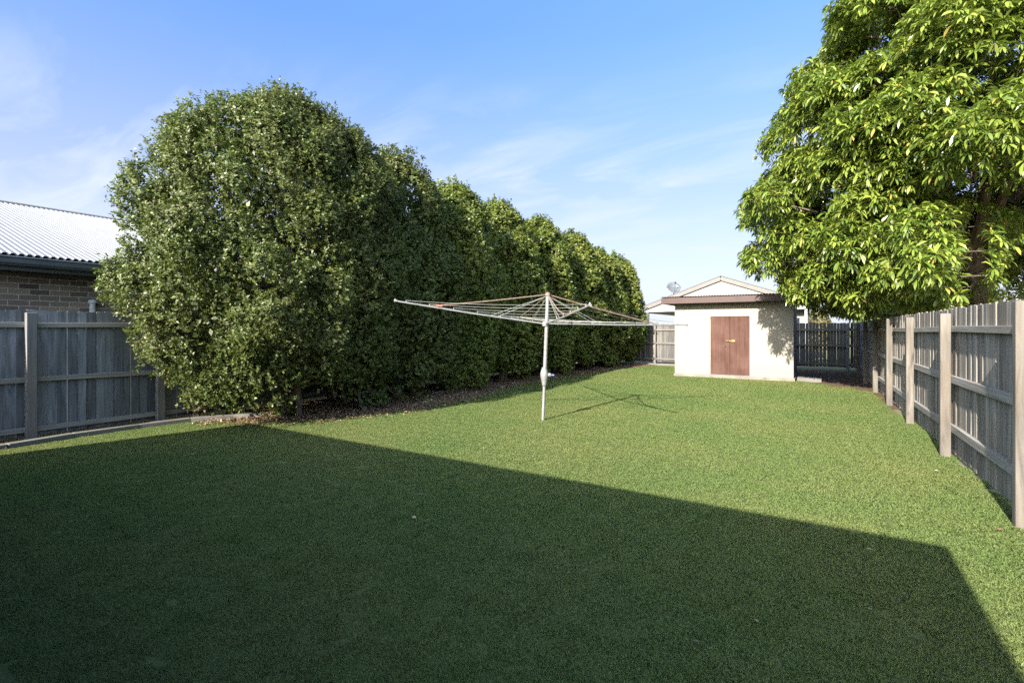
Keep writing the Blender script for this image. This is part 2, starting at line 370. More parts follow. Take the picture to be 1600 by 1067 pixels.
# ------------------------------------------------------------------ ground
def sheet(name, poly, z, m, kind="structure"):
    b = MB(); b.add([(x, y, z) for x, y in poly], [tuple(range(len(poly)))])
    return setp(b.build(name, m), kind=kind)
sheet("ground", [(-900, -900), (900, -900), (900, 900), (-900, 900)], -0.012, DIRT)
FX_L, FX_R, FY = -9.35, 1.385, 22.2
lawn_poly = [(-8.82, -3), (-8.82, 1.9), (-8.93, 2.6), (-8.93, 3.5), (-8.83, 4.15), (-8.45, 4.5), (-7.95, 4.62), (-7.45, 5.2), (-7.0, 6.05), (-6.65, 7.3),
             (-6.7, 9.0), (-6.95, 11), (-7.05, 13), (-6.8, 16), (-6.5, 19), (-5.9, 20.9), (-4.3, 21.2), (-4.1, 17), (-0.55, 17), (0.0, 16.2), (0.75, 15.4), (1.12, 14.5), (1.2, 12), (1.3, 9), (1.42, -3)]
sheet("lawn", lawn_poly, 0.0, TURF)
sheet("garden_bed", [(-9.4, -3), (-8.6, -3), (-8.6, 4.2), (-6.0, 4.2), (-6.0, 22.3), (-9.4, 22.3)], -0.004, MULCH)
sheet("dirt_path", [(-6.0, 12.0), (1.4, 12.0), (1.2, 22.2), (-6.0, 22.2)], -0.008, MULCH)

lp = np.array(lawn_poly)
def inside(P, poly):
    x, y = P[:, 0], P[:, 1]; r = np.zeros(len(P), bool); j = len(poly)-1
    for i in range(len(poly)):
        xi, yi = poly[i]; xj, yj = poly[j]
        c = ((yi > y) != (yj > y)) & (x < (xj-xi)*(y-yi)/(yj-yi+1e-12)+xi)
        r ^= c; j = i
    return r
# grass: one tuft tile of real blades, set out over the lawn
TS = 0.30
def blades(n, half, hmin, hmax, wd):
    P = np.zeros((n, 3)); P[:, :2] = rng.uniform(-half, half, (n, 2))
    az = rng.uniform(0, 2*math.pi, n); lean = rng.uniform(0.35, 1.3, n)
    h = rng.uniform(hmin, hmax, n)
    D = np.stack([np.cos(az)*np.sin(lean), np.sin(az)*np.sin(lean), np.cos(lean)], 1)
    D2 = unit(D + np.stack([np.cos(az), np.sin(az), -0.5*np.ones(n)], 1)*0.5)
    S = np.stack([-np.sin(az), np.cos(az), np.zeros(n)], 1)
    S = unit(S + rng.normal(0, 0.5, (n, 3)))
    W = rng.uniform(0.6, 1.2, n)[:, None]*wd; h = h[:, None]
    m = P + D*h*0.6; tp = m + D2*h*0.5
    return np.stack([P - S*W*0.4, P + S*W*0.4, m + S*W*0.5, tp, m - S*W*0.5], 1).reshape(-1, 3)
nb = 5200
BV = blades(nb, TS*0.62, 0.008, 0.022, 0.0026)
tile_me = bpy.data.meshes.new("grass_tile")
tile_me.vertices.add(len(BV)); tile_me.vertices.foreach_set("co", BV.astype(np.float32).ravel())
tile_me.loops.add(len(BV)); tile_me.loops.foreach_set("vertex_index", np.arange(len(BV), dtype=np.int32))
tile_me.polygons.add(nb); tile_me.polygons.foreach_set("loop_start", (np.arange(nb)*5).astype(np.int32)); tile_me.polygons.foreach_set("loop_total", np.full(nb, 5, np.int32))
tile_me.update(calc_edges=True); tile_me.materials.append(GRASS)
tile = bpy.data.objects.new("grass_tile", tile_me)
gx, gy = np.meshgrid(np.arange(-9, 1.5, TS), np.arange(0.9, 21.4, TS))
GP = np.stack([gx.ravel(), gy.ravel()], 1) + rng.uniform(-0.05, 0.05, (gx.size, 2))
ok = inside(GP, lawn_poly)
ca, sa = math.cos(R(YAW)), math.sin(R(YAW))
uu = GP[:, 0]*ca + GP[:, 1]*sa; dd = -GP[:, 0]*sa + GP[:, 1]*ca
ok &= (dd > 0.5) & (np.abs(uu) < dd*1.08 + 1.6)
GP = GP[ok]
pm = bpy.data.meshes.new("grass"); pm.vertices.add(len(GP))
pm.vertices.foreach_set("co", np.c_[GP, np.zeros(len(GP))].astype(np.float32).ravel()); pm.update()
go = link_mesh("grass", pm, GRASS)
setp(go, "short mown green lawn grass covering the yard", "grass", kind="stuff")
gt = bpy.data.node_groups.new("grass_spread", "GeometryNodeTree")
gt.interface.new_socket("Geometry", in_out="INPUT", socket_type="NodeSocketGeometry")
gt.interface.new_socket("Geometry", in_out="OUTPUT", socket_type="NodeSocketGeometry")
gi = gt.nodes.new("NodeGroupInput"); gout = gt.nodes.new("NodeGroupOutput")
oi = gt.nodes.new("GeometryNodeObjectInfo"); oi.inputs["Object"].default_value = tile; oi.inputs["As Instance"].default_value = True
ip = gt.nodes.new("GeometryNodeInstanceOnPoints")
rv = gt.nodes.new("FunctionNodeRandomValue"); rv.data_type = "FLOAT_VECTOR"
rv.inputs[0].default_value = (0, 0, 0); rv.inputs[1].default_value = (0, 0, 6.2832)
rs = gt.nodes.new("FunctionNodeRandomValue"); rs.data_type = "FLOAT"; rs.inputs[2].default_value = 0.9; rs.inputs[3].default_value = 1.15
gt.links.new(gi.outputs[0], ip.inputs["Points"]); gt.links.new(oi.outputs["Geometry"], ip.inputs["Instance"])
gt.links.new(rv.outputs[0], ip.inputs["Rotation"]); gt.links.new(rs.outputs[1], ip.inputs["Scale"]); gt.links.new(ip.outputs[0], gout.inputs[0])
gm = go.modifiers.new("spread", "NODES"); gm.node_group = gt

# dry leaf litter on the bed and a few strays on the lawn
def litter(n, fn, name, label, lmin=0.02, lmax=0.06):
    P = fn(n); n = len(P)
    P3 = np.c_[P, rng.uniform(0.004, 0.03, n)]
    D = unit(np.c_[rng.normal(size=(n, 2)), rng.normal(0, 0.25, n)]); Nn = unit(np.c_[rng.normal(0, 0.35, (n, 2)), np.ones(n)])
    o = quads_obj(name, leaf_quads(P3, D, Nn, rng.uniform(lmin, lmax, n), rng.uniform(0.012, 0.028, n)), LITTER)
    return setp(o, label, "leaf litter", kind="stuff")
def bedpts(n):
    P = np.c_[rng.uniform(-9.3, -5.9, n), rng.uniform(1.5, 22, n)**1.0]
    o_ = inside(P, lawn_poly); keep = ~o_ | (rng.uniform(size=n) < 0.0)
    # ragged fringe of litter lying on the edge of the lawn
    Q = np.c_[rng.uniform(-8.7, -6.3, n//3), rng.uniform(4.2, 14, n//3)]
    q = inside(Q, lawn_poly); e = inside(Q + np.array([-0.45, 0.35])*rng.uniform(0, 1, (len(Q), 1))**1.6, lawn_poly)
    B = np.c_[rng.uniform(-8.7, -6.0, n//2), rng.uniform(4.0, 9.5, n//2)]
    b_ = ~inside(B + np.array([-0.55, 0.45])*rng.uniform(0, 1, (len(B), 1))**2.0, lawn_poly) & (B[:, 0] > -8.7)
    return np.r_[P[keep], Q[q & ~e], B[b_]]
litter(42000, bedpts, "leaf_litter", "brown dry leaf litter and mulch lying under the hedge")
def lawnpts(n):
    P = np.c_[rng.uniform(-8.5, 1.2, n), rng.uniform(2, 20, n)]; P = P[inside(P, lawn_poly)]
    return P
LO = litter(110, lawnpts, "fallen_leaves", "few dry fallen leaves strewn over the open lawn", 0.02, 0.045)
LO.location.z = 0.02

# ------------------------------------------------------------------ concrete edging along the left bed
edge_pts = [(-8.88, -2.6), (-8.87, -0.6), (-8.87, 1.0), (-8.88, 1.95), (-9.0, 2.65), (-9.0, 3.45), (-8.9, 4.15), (-8.62, 4.72), (-8.3, 5.05)]
b = MB()
for (x0, y0), (x1, y1) in zip(edge_pts[:-1], edge_pts[1:]):
    n_ = max(1, round(math.hypot(x1-x0, y1-y0)/0.9))
    for k in range(n_):
        p = Vector((x0+(x1-x0)*k/n_, y0+(y1-y0)*k/n_, 0.02)); q = Vector((x0+(x1-x0)*(k+1)/n_, y0+(y1-y0)*(k+1)/n_, 0.02)); d = (q-p).normalized()*0.005
        b.obox(p+d, q-d, 0.125, 0.09)
setp(b.build("garden_edging", CONC, bevel=0.008), "grey concrete edging strip between the left fence and the lawn", "edging")
def slab(name, x, y, lx, ly, rz, z0, z1, m, label, cat):
    b = MB(); b.box(x-lx/2, x+lx/2, y-ly/2, y+ly/2, z0, z1, Matrix.Translation((x, y, 0)) @ Matrix.Rotation(rz, 4, 'Z') @ Matrix.Translation((-x, -y, 0)))
    return setp(b.build(name, m, bevel=0.01), label, cat)
slab("paving_stone", -7.75, 9.4, 0.16, 1.0, R(-8), -0.02, 0.045, CONC, "flat grey stone slab lying in the leaf litter beside the hedge", "paving stone")
slab("concrete_kerb", -5.6, 21.45, 3.2, 0.14, 0, -0.02, 0.07, CONC, "low concrete kerb at the foot of the rear fence left of the shed", "kerb")
slab("concrete_step", -0.25, 17.2, 0.62, 0.5, 0, -0.02, 0.10, CONC, "small concrete block on the dirt at the right corner of the shed", "concrete block")

# ------------------------------------------------------------------ fences
def paling_run(mb, p0, p1, z0, z1, thick, wd=0.1, gap=(0.002, 0.009), jit=0.008, lap=0.0):
    p0 = Vector(p0); p1 = Vector(p1); d = (p1-p0); Lr = d.length; d.normalize(); s = 0.0
    nrm = Vector((-d.y, d.x, 0)); k = 0
    while s < Lr - 0.03:
        ww = min(wd*random.uniform(0.94, 1.06), Lr - s)
        g = random.uniform(*gap); o_ = random.uniform(-0.003, 0.003) + (lap if k % 2 else 0)
        zt = z1 + random.uniform(-jit, jit); zb = z0 + random.uniform(-jit, jit)
        ti = random.uniform(-0.004, 0.004)
        a = p0 + d*s + nrm*o_; e = p0 + d*(s+ww) + nrm*(o_ + random.uniform(-0.003, 0.003))
        t = nrm*thick
        vs = [a+Vector((0,0,zb)), e+Vector((0,0,zb)), e+t+Vector((0,0,zb)), a+t+Vector((0,0,zb)),
              a+d*ti+Vector((0,0,zt)), e+d*ti+Vector((0,0,zt+random.uniform(-.004,.004))), e+d*ti+t+Vector((0,0,zt)), a+d*ti+t+Vector((0,0,zt))]
        mb.add(vs, [(0,3,2,1),(4,5,6,7),(0,1,5,4),(1,2,6,5),(2,3,7,6),(3,0,4,7)])
        s += ww + g; k += 1
# right fence: palings at X=1.32 behind rails, posts toward the yard
fr = thing("paling_fence", (FX_R, 8, 0), "sunlit weathered grey timber paling fence along the right side of the lawn", "fence", "timber paling fences around the yard")
b = MB(); paling_run(b, (FX_R+0.018, -1.5, 0), (FX_R+0.018, FY, 0), 0.03, 1.79, 0.016, 0.1, (0.0, 0.006), 0.012, 0.004)
b.build("palings", W_PAL, fr)
ry = [-2.0, 0.4, 2.85, 5.33, 7.84, 10.24, 12.57, 15.0, 17.4, 19.8]
for i, y in enumerate(ry):
    b = MB(); b.box(FX_R-0.145, FX_R-0.046, y-0.04, y+0.04, -0.05, 1.735 + random.uniform(-.015, .02))
    b.build("post", W_POST, fr, bevel=0.006)
for z in (0.34, 0.93, 1.53):
    for y0, y1 in zip(ry[:-1], ry[1:]+[FY]):
        b = MB(); sag = random.uniform(-0.012, 0.012)
        b.obox((FX_R-0.022, y0+0.0, z+random.uniform(-.01,.01)), (FX_R-0.022, y1-0.004, z+sag), 0.044, 0.088 if z < 1.2 else 0.07)
        b.build("rail", W_RAIL, fr, bevel=0.004)
fr.rotation_euler = (0, 0, R(1.0))      # the fence closes in slightly towards the rear
# left fence
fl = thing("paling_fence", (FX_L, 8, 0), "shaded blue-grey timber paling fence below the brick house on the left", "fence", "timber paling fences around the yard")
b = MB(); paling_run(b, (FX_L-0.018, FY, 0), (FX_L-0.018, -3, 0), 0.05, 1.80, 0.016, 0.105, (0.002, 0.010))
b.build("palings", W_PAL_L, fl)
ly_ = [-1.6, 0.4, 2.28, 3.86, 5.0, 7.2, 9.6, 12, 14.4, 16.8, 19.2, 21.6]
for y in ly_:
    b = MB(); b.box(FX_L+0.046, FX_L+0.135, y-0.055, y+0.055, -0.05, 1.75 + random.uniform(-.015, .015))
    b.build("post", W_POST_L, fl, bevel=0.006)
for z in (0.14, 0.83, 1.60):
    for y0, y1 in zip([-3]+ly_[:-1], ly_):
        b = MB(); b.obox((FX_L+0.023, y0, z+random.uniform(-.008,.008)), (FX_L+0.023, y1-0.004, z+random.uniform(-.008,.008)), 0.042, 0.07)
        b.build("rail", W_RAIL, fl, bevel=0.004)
# rear fence
fb = thing("paling_fence", (-4, FY, 0), "rear timber paling fence running behind the cream shed", "fence", "timber paling fences around the yard")
b = MB(); paling_run(b, (FX_L, FY+0.02, 0), (-2.5, FY+0.02, 0), 0.10, 1.78, 0.016, 0.1, (0.002, 0.008)); 
paling_run(b, (-2.5, FY+0.02, 0), (FX_R-0.24, FY+0.02, 0), 0.12, 1.78, 0.016, 0.095, (-0.004, 0.03))
b.build("palings", W_PAL_B, fb)
for x in (-8.6, -6.25, -3.9, -1.5, 0.9):
    b = MB(); b.box(x-0.055, x+0.055, FY-0.13, FY-0.046, -0.05, 1.74); b.build("post", W_POST_L, fb, bevel=0.006)
for z in (0.22, 0.93, 1.52):
    b = MB(); b.obox((FX_L, FY-0.023, z), (FX_R-0.30, FY-0.023, z), 0.042, 0.085); b.build("rail", W_RAILX, fb, bevel=0.004)

# ------------------------------------------------------------------ corrugated sheets
def corrugated(mb, o, along, down, length, run, pitch=0.078, amp=0.009, seg=6, prof=None):
    """sheet starting at o; ribs repeat along 'along', run 'down'"""
    o = Vector(o); a = Vector(along).normalized(); d = Vector(down).normalized(); n_ = a.cross(d).normalized()
    if n_.z < 0: n_ = -n_
    cnt = int(length/pitch*seg); vs = []
    for i in range(cnt+1):
        s = i*pitch/seg; h = amp*(math.cos(2*math.pi*i/seg) if prof is None else prof[i % seg])
        p = o + a*s + n_*h
        vs += [p, p + d*run, p + n_*-0.003, p + d*run - n_*0.003]
    fs = []
    for i in range(cnt):
        q = 4*i; fs += [(q, q+1, q+5, q+4), (q+2, q+6, q+7, q+3), (q, q+4, q+6, q+2), (q+1, q+3, q+7, q+5)]
    mb.add(vs, fs); mb.sm = True

# ------------------------------------------------------------------ brick house on the left
WX = -10.32; EX = -9.86; EZ = 2.60
bh = thing("brick_house", (WX-5, 3, 0), "dark brick neighbouring house with white corrugated roof beyond the left fence", "house")
b = MB(); b.box(WX-11, WX, -7, 9.4, -0.05, 2.44); b.build("wall", BRICK, bh)
pt = math.atan(0.302)
b = MB()
corrugated(b, (EX-6.0, -7.5, EZ+6.0*0.302+0.02), (0, 1, 0), (math.cos(pt), 0, -math.sin(pt)), 17.4, 6.0/math.cos(pt)+0.03, 0.088, 0.020, 6, [-1, -0.5, 0.9, 1, 1, 0.8])
rf = b.build("roof", ROOFW, bh)
b = MB(); corrugated(b, (EX-6.0, -7.5, EZ+6.0*0.302+0.02), (0, 1, 0), (-math.cos(pt), 0, -math.sin(pt)), 17.4, 6.0/math.cos(pt)+0.03, 0.088, 0.020, 6, [-1, -0.5, 0.9, 1, 1, 0.8])
b.build("roof", ROOFW, bh)
b = MB(); b.tube([(EX-6.0, -7.6, EZ+6*0.302+0.03), (EX-6.0, 9.95, EZ+6*0.302+0.03)], 0.045, 10)
b.build("ridge_cap", ROOFW, rf)
b = MB()   # quad gutter with rolled lip, over a fascia board
prof = [(0.0, 0.10), (0.0, -0.02), (0.10, -0.02), (0.125, 0.02), (0.125, 0.075), (0.14, 0.10), (0.125, 0.112), (0.112, 0.09), (0.112, 0.03), (0.09, -0.005), (0.012, -0.005), (0.012, 0.10)]
vs = [(EX-0.03+x, y, EZ-0.13+z) for y in (-7.5, 9.9) for x, z in prof]; n_ = len(prof)
b.add(vs, [(i, (i+1) % n_, n_+(i+1) % n_, n_+i) for i in range(n_)] + [tuple(range(n_)), tuple(range(2*n_-1, n_-1, -1))])
b.build("gutter", NAVY, bh, smooth=False)
b = MB(); b.box(EX-0.055, EX-0.033, -7.5, 9.9, EZ-0.21, EZ-0.01); b.build("fascia", NAVY, bh)
b = MB(); b.box(WX+0.002, EX-0.057, -7.5, 9.9, EZ-0.195, EZ-0.182); b.build("soffit", TRIM, bh)
b = MB(); b.box(WX+0.002, WX+0.03, -7, 9.4, 2.355, 2.40); b.build("frieze_strip", TRIM, bh)
b = MB(); py_ = 3.28
b.tube([(WX+0.06, py_, 0.0), (WX+0.06, py_, 1.96)], 0.042, 14); b.lathe([(0.0, 0.06), (0.05, 0.055), (0.06, 0.03), (0.06, 0), (0.042, -0.01)], (WX+0.06, py_, 1.97), 16)
b.build("vent_pipe", PVC, bh)

# ------------------------------------------------------------------ own house behind the camera; its eaves throw the large shadow
oh = thing("rear_house", (-4, -4, 0), "single-storey brick house whose eaves shadow the near lawn", "house")
ez = 2.4
A = (-8.15, 0.104, ez); Bc = (0.44, 0.104, ez); Cc = (0.44, -9.0, ez); Dd = (-10.2, -9.0, ez)
R1 = (-4.2, -4.45, ez+1.2); R2 = (-3.6, -4.45, ez+1.2)
b = MB(); th = 0.16
top = [A, Bc, Cc, Dd, R1, R2]
vs = [Vector(p) for p in top] + [Vector(p)-Vector((0, 0, th)) for p in top[:4]]
b.add(vs, [(0, 1, 5, 4), (1, 2, 5), (2, 3, 4, 5), (3, 0, 4), (0, 6, 7, 1), (1, 7, 8, 2), (2, 8, 9, 3), (3, 9, 6, 0), (6, 9, 8, 7)])
b.build("roof", ROOFW, oh, smooth=False)
b = MB(); b.box(-7.6, -0.12, -8.4, -0.55, -0.05, ez-th-0.002); b.build("wall", paint("tan_brick_wall", (0.30, 0.22, 0.16), 0.9), oh)
for x in (-6.2, -3.4):
    b = MB(); b.box(x-0.9, x+0.9, -0.548, -0.52, 0.9, 2.05); wn = b.build("window", WHITE, oh)
    b = MB(); b.box(x-0.84, x-0.02, -0.518, -0.51, 0.96, 1.99); b.box(x+0.02, x+0.84, -0.518, -0.51, 0.96, 1.99); b.build("pane", GLASS, wn)

# ------------------------------------------------------------------ shed
SX0, SX1, SY0, SY1 = -4.05, -0.64, 16.7, 19.3
sh = thing("garden_shed", ((SX0+SX1)/2, 18, 0), "small cream rendered shed with brown double doors at the end of the lawn", "shed")
DX0, DX1, DZ0, DZ1 = -2.94, -1.81, 0.12, 1.95
b = MB()
b.box(SX0, DX0, SY0, SY0+0.12, 0.10, 2.38); b.box(DX1, SX1, SY0, SY0+0.12, 0.10, 2.38); b.box(DX0, DX1, SY0, SY0+0.12, DZ1, 2.38)
b.box(SX0, SX0+0.12, SY0+0.12, SY1, 0.10, 2.38); b.box(SX1-0.12, SX1, SY0+0.12, SY1, 0.10, 2.38); b.box(SX0+0.12, SX1-0.12, SY1-0.12, SY1, 0.10, 2.38)
b.build("wall", PLASTER, sh)
b = MB(); b.box(SX0-0.03, SX1+0.04, SY0-0.04, SY1+0.05, -0.05, 0.098); b.build("base_slab", paint("pale_concrete", (0.20, 0.18, 0.155), 0.9, 0.2), sh, bevel=0.008)
mid = (DX0+DX1)/2
for i, (x0, x1) in enumerate(((DX0+0.004, mid-0.004), (mid+0.004, DX1-0.004))):
    b = MB(); n_ = 4
    for k in range(n_):
        a0 = x0+(x1-x0)*k/n_; a1 = x0+(x1-x0)*(k+1)/n_
        b.box(a0+0.0012, a1-0.0012, SY0+0.02, SY0+0.05, DZ0, DZ1-0.006)
    b.box(x0, x1, SY0+0.0515, SY0+0.065, DZ0, DZ1-0.006)
    dl = b.build("door", DOOR, sh)
    if i == 0:
        b = MB(); b.tube([(mid-0.13, SY0+0.02, 1.02), (mid-0.13, SY0-0.02, 1.02)], 0.018, 10); b.build("knob", BLACK, dl)
    else:
        b = MB(); b.box(mid-0.11, mid+0.16, SY0+0.006, SY0+0.018, 1.165, 1.195); b.box(mid+0.06, mid+0.15, SY0-0.012, SY0+0.005, 1.145, 1.215)
        b.tube([(mid-0.12, SY0+0.0, 1.165), (mid-0.02, SY0-0.012, 1.175)], 0.013, 8); b.build("hasp", BRASS, dl)
b = MB(); b.box(DX0-0.15, DX0-0.001, SY0-0.022, SY0-0.001, DZ1-0.06, DZ1+0.005); b.build("lintel_end", paint("lintel_paint", (0.42, 0.38, 0.27), 0.8), sh)
b = MB(); b.box(DX0+0.0, DX1, SY0-0.02, SY0+0.15, 0.099, 0.117); b.build("threshold", CONC, sh)
# skillion roof: brown fascia with corrugated edge
RX0, RX1, RY0, RY1 = -4.40, -0.45, 16.33, 19.5
b = MB(); b.box(RX0, RX1, RY0, RY0+0.025, 2.37, 2.56); b.box(RX0, RX0+0.025, RY0+0.027, RY1, 2.37, 2.54); b.box(RX1-0.025, RX1, RY0+0.027, RY1, 2.37, 2.54)
b.build("fascia", BROWN, sh)
b = MB(); b.box(RX0+0.027, RX1-0.027, RY0+0.027, RY1, 2.383, 2.393); b.build("soffit", paint("brown_soffit", (0.10, 0.06, 0.05), 0.7), sh)
b = MB(); corrugated(b, (RX0-0.02, RY1+0.05, 2.50), (1, 0, 0), (0, -(RY1-RY0+0.10), 0.09), RX1-RX0+0.05, RY1-RY0+0.10, 0.08, 0.009, 6)
b.build("roof", paint("faded_red_brown_roof", (0.09, 0.055, 0.045), 0.6), sh)
b = MB()
for x, z in ((-3.42, 0.95),):
    b.tube([(x, SY0+0.001, z), (x, SY0-0.01, z)], 0.016, 10)
b.build("bolt_head", BLACK, sh)

# ------------------------------------------------------------------ gable house beyond the rear fence
gh = thing("gable_house", (-4.26, 30, 0), "white gabled house with taupe barge boards behind the shed roof", "house")
GX, GZ, HW, GY = -4.26, 4.24, 4.05, 27.0
tp = (4.24-2.77)/HW
b = MB(); y0 = GY+0.07
gz = GZ-0.20
def gtri(xl, xr, z0, y, th_=0.1):
    vs = [(xl, y, z0), (xr, y, z0), (xr, y, gz-abs(xr-GX)*tp), (GX, y, gz), (xl, y, gz-abs(xl-GX)*tp)]
    vs += [(x, y+th_, z) for x, _, z in vs]
    return vs, [(0, 1, 2, 3, 4), (9, 8, 7, 6, 5), (0, 5, 6, 1), (1, 6, 7, 2), (2, 7, 8, 3), (3, 8, 9, 4), (4, 9, 5, 0)]
b.add(*gtri(GX-HW+0.2, GX+HW-0.25, 2.50, y0)); b.build("gable", WHITE, gh)
b = MB(); b.box(GX-1.6, GX+HW-0.35, y0+0.6, y0+9, 0, 2.9); b.build("wall", paint("grey_white_wall", (0.25, 0.24, 0.23), 0.8), gh)
b = MB(); b.box(GX-HW+1.0, GX-1.6, y0+4.6, y0+9, 0, 2.9); b.build("wall", paint("verandah_back_wall", (0.30, 0.29, 0.28), 0.8), gh)  # verandah back wall, a slightly paler grey than the front wall
b = MB(); b.box(GX-HW+0.2, GX+HW-0.25, y0+0.12, y0+9, 2.44, 2.49); b.build("verandah_ceiling", TRIM, gh)
b = MB(); b.box(GX-HW+0.22, GX-HW+0.34, y0-0.02, y0+0.10, 0, 2.49); b.build("verandah_post", DARKP, gh)
b = MB(); b.box(GX+HW-0.37, GX+HW-0.26, y0-0.02, y0+0.09, 0, 2.49); b.build("downpipe", paint("blue_grey_downpipe", (0.36, 0.40, 0.44), 0.5), gh)
for s in (-1, 1):
    dn = Vector((s, 0, -tp)).normalized()
    b = MB(); p = Vector((GX, GY, GZ-0.10)); q = p + dn*(HW/math.cos(math.atan(tp)))
    b.obox(p, q, 0.05, 0.20, (0, -0.0001, 1)); b.build("barge_board", TRIM, gh)
    b = MB(); corrugated(b, Vector((GX, GY-0.02, GZ+0.02)), (0, 1, 0), dn, 9.5, HW/math.cos(math.atan(tp))+0.05, 0.078, 0.009, 4)
    b.build("roof", paint("grey_roof_metal", (0.14, 0.135, 0.13), 0.5), gh)
b = MB(); b.tube([(GX-HW-0.06, GY, 2.72), (GX-HW-0.06, GY+9, 2.72)], 0.065, 8); b.build("gutter", NAVY, gh)
b = MB(); b.box(GX+HW-1.3, GX+HW-0.6, y0+0.57, y0+0.598, 1.2, 2.1); wn = b.build("window", GLASS, gh)
# satellite dish on its left slope
ds = thing("satellite_dish", (-6.75, 27.6, 3.36), "grey mesh satellite dish on the left slope of the white gabled roof", "satellite dish")
b = MB(); rad, n_ = 0.37, 28; rings = 7; c0 = Vector((-6.78, 27.6, 3.80)); ax = Vector((0.42, -0.72, 0.55)).normalized()
e1 = ax.cross(Vector((0, 0, 1))).normalized(); e2 = ax.cross(e1)
vs = [c0]; fs = []
for i in range(1, rings+1):
    r = rad*i/rings
    for k in range(n_):
        t = 2*math.pi*k/n_; vs.append(c0 + (e1*math.cos(t)+e2*math.sin(t))*r + ax*(r*r*0.5))
fs += [(0, 1+k, 1+(k+1) % n_) for k in range(n_)]
for i in range(rings-1):
    for k in range(n_):
        if True: fs.append((1+i*n_+k, 1+(i+1)*n_+k, 1+(i+1)*n_+(k+1) % n_, 1+i*n_+(k+1) % n_))
b.add(vs, fs); b.sm = True
do = b.build("reflector", DISH, ds); so = do.modifiers.new("solid", "SOLIDIFY"); so.thickness = 0.01
b = MB(); b.tube([(-6.78, 27.75, 3.25), (-6.78, 27.68, 3.78)], 0.028, 8); b.build("mast", GALV, ds)
b = MB(); fp = c0 + ax*0.42
b.tube([c0 + e1*0.4 + ax*0.08, fp], 0.008, 5); b.tube([c0 - e1*0.4 + ax*0.08, fp], 0.008, 5); b.tube([c0+e2*0.35+ax*0.08, fp], 0.012, 5); b.tube([fp, fp+ax*0.1], 0.035, 8)
b.build("feed_arm", BLACK, ds)

# ------------------------------------------------------------------ rotary clothesline
cx, cy = -3.95, 7.33
cr = Vector((ca, sa, 0)); cd = Vector((-sa, ca, 0))       # picture-right and away, used only to set the arm bearings
cl = thing("rotary_clothesline", (cx, cy, 0), "galvanised rotary clothesline with rust-pink braces standing on the lawn", "clothesline")
base = Vector((cx, cy, 0)); hub = Vector((cx+0.035, cy+0.02, 1.63)); topp = Vector((cx+0.07, cy+0.045, 2.12))
def along(z): return base + (topp-base)*(z/2.12)
b = MB(); b.tube([along(-0.05), along(0.62)], 0.026, 14); b.tube([along(0.6), along(2.12)], 0.0325, 14); b.build("pole", GALV, cl)
b = MB()
c = along(0.6)
b.lathe([(0.03, -0.02), (0.042, 0.0), (0.042, 0.03), (0.055, 0.09), (0.068, 0.15), (0.066, 0.2), (0.05, 0.26), (0.042, 0.27), (0.042, 0.29), (0.032, 0.30)], c, 18)
gb = b.build("gear_housing", GALV, cl)
b = MB(); c2 = c + Vector((0, 0, 0.165)); b.tube([c2 + cr*0.04, c2 + cr*0.085 + Vector((0, 0, 0.003)), c2 + cr*0.11], [0.04, 0.036, 0.030], 12); b.build("crank_boss", GALV, gb)
b = MB(); b.tube([c2 + cr*0.105, c2 + cr*0.165], 0.012, 8); b.build("crank_pin", BLUE, gb)
b = MB(); b.lathe([(0.033, -0.05), (0.05, -0.04), (0.055, 0.0), (0.05, 0.03), (0.034, 0.04)], hub, 16); b.build("hub", GALV, cl)
b = MB(); b.lathe([(0.033, -0.03), (0.045, -0.02), (0.045, 0.015), (0.03, 0.035), (0.0, 0.04)], topp, 14); b.build("top_cap", RUST, cl)
def bear(u, d): return (cr*u + cd*d).normalized()
arms = {}
for k, (u, d, Lr, zt) in {"a": (-0.964, -0.225, 2.42, 1.98), "b": (0.225, -0.964, 2.08, 1.84), "c": (-0.225, 0.964, 2.35, 1.78), "d": (0.964, 0.225, 2.72, 1.615)}.items():
    v = bear(u, d); tip = Vector((cx, cy, 0)) + v*Lr; tip.z = zt
    arms[k] = (hub + v*0.04, tip, v)
for k, (p, q, v) in arms.items():
    b = MB(); mid_ = p.lerp(q, 0.5) + Vector((0, 0, -0.012)); b.tube([p, mid_, q], 0.0145, 10); ar = b.build("arm", GALV, cl)
    b = MB(); b.tube([q - v*0.03, q + v*0.02], 0.02, 10); b.tube([q+Vector((0, 0, 0.0)), q+Vector((0, 0, 0.035))], 0.012, 8); b.build("end_cap", GALV, ar)
    for t in (0.30, 0.46, 0.62, 0.78, 0.93):
        if k == "a" and t == 0.93: pass
        m_ = p.lerp(q, t) + Vector((0, 0, 0.01)); b = MB(); b.tube([m_, m_ + Vector((0, 0, 0.03))], 0.007, 6); b.build("line_hook", GALV, ar)
    # brace from the pole top
    e = p.lerp(q, 0.78)
    n_ = 9; pts = []
    for i in range(n_+1):
        t = i/n_; pnt = topp.lerp(e, t); 
        if k == "b": pnt.z -= 0.17*math.sin(math.pi*min(1, t*1.0))**1.3
        else: pnt.z -= 0.012*math.sin(math.pi*t)
        pts.append(pnt)
    b = MB(); b.tube(pts, 0.0115 if k != "c" else 0.009, 8); b.build("brace", RUST, cl)
    # paired stay wires close to the pole
    for t in (0.32, 0.37):
        b = MB(); b.tube([topp + v*0.02 - Vector((0, 0, 0.03)), p.lerp(q, t)], 0.0045, 6); b.build("stay", WIRE, cl)
order = ["a", "b", "d", "c"]
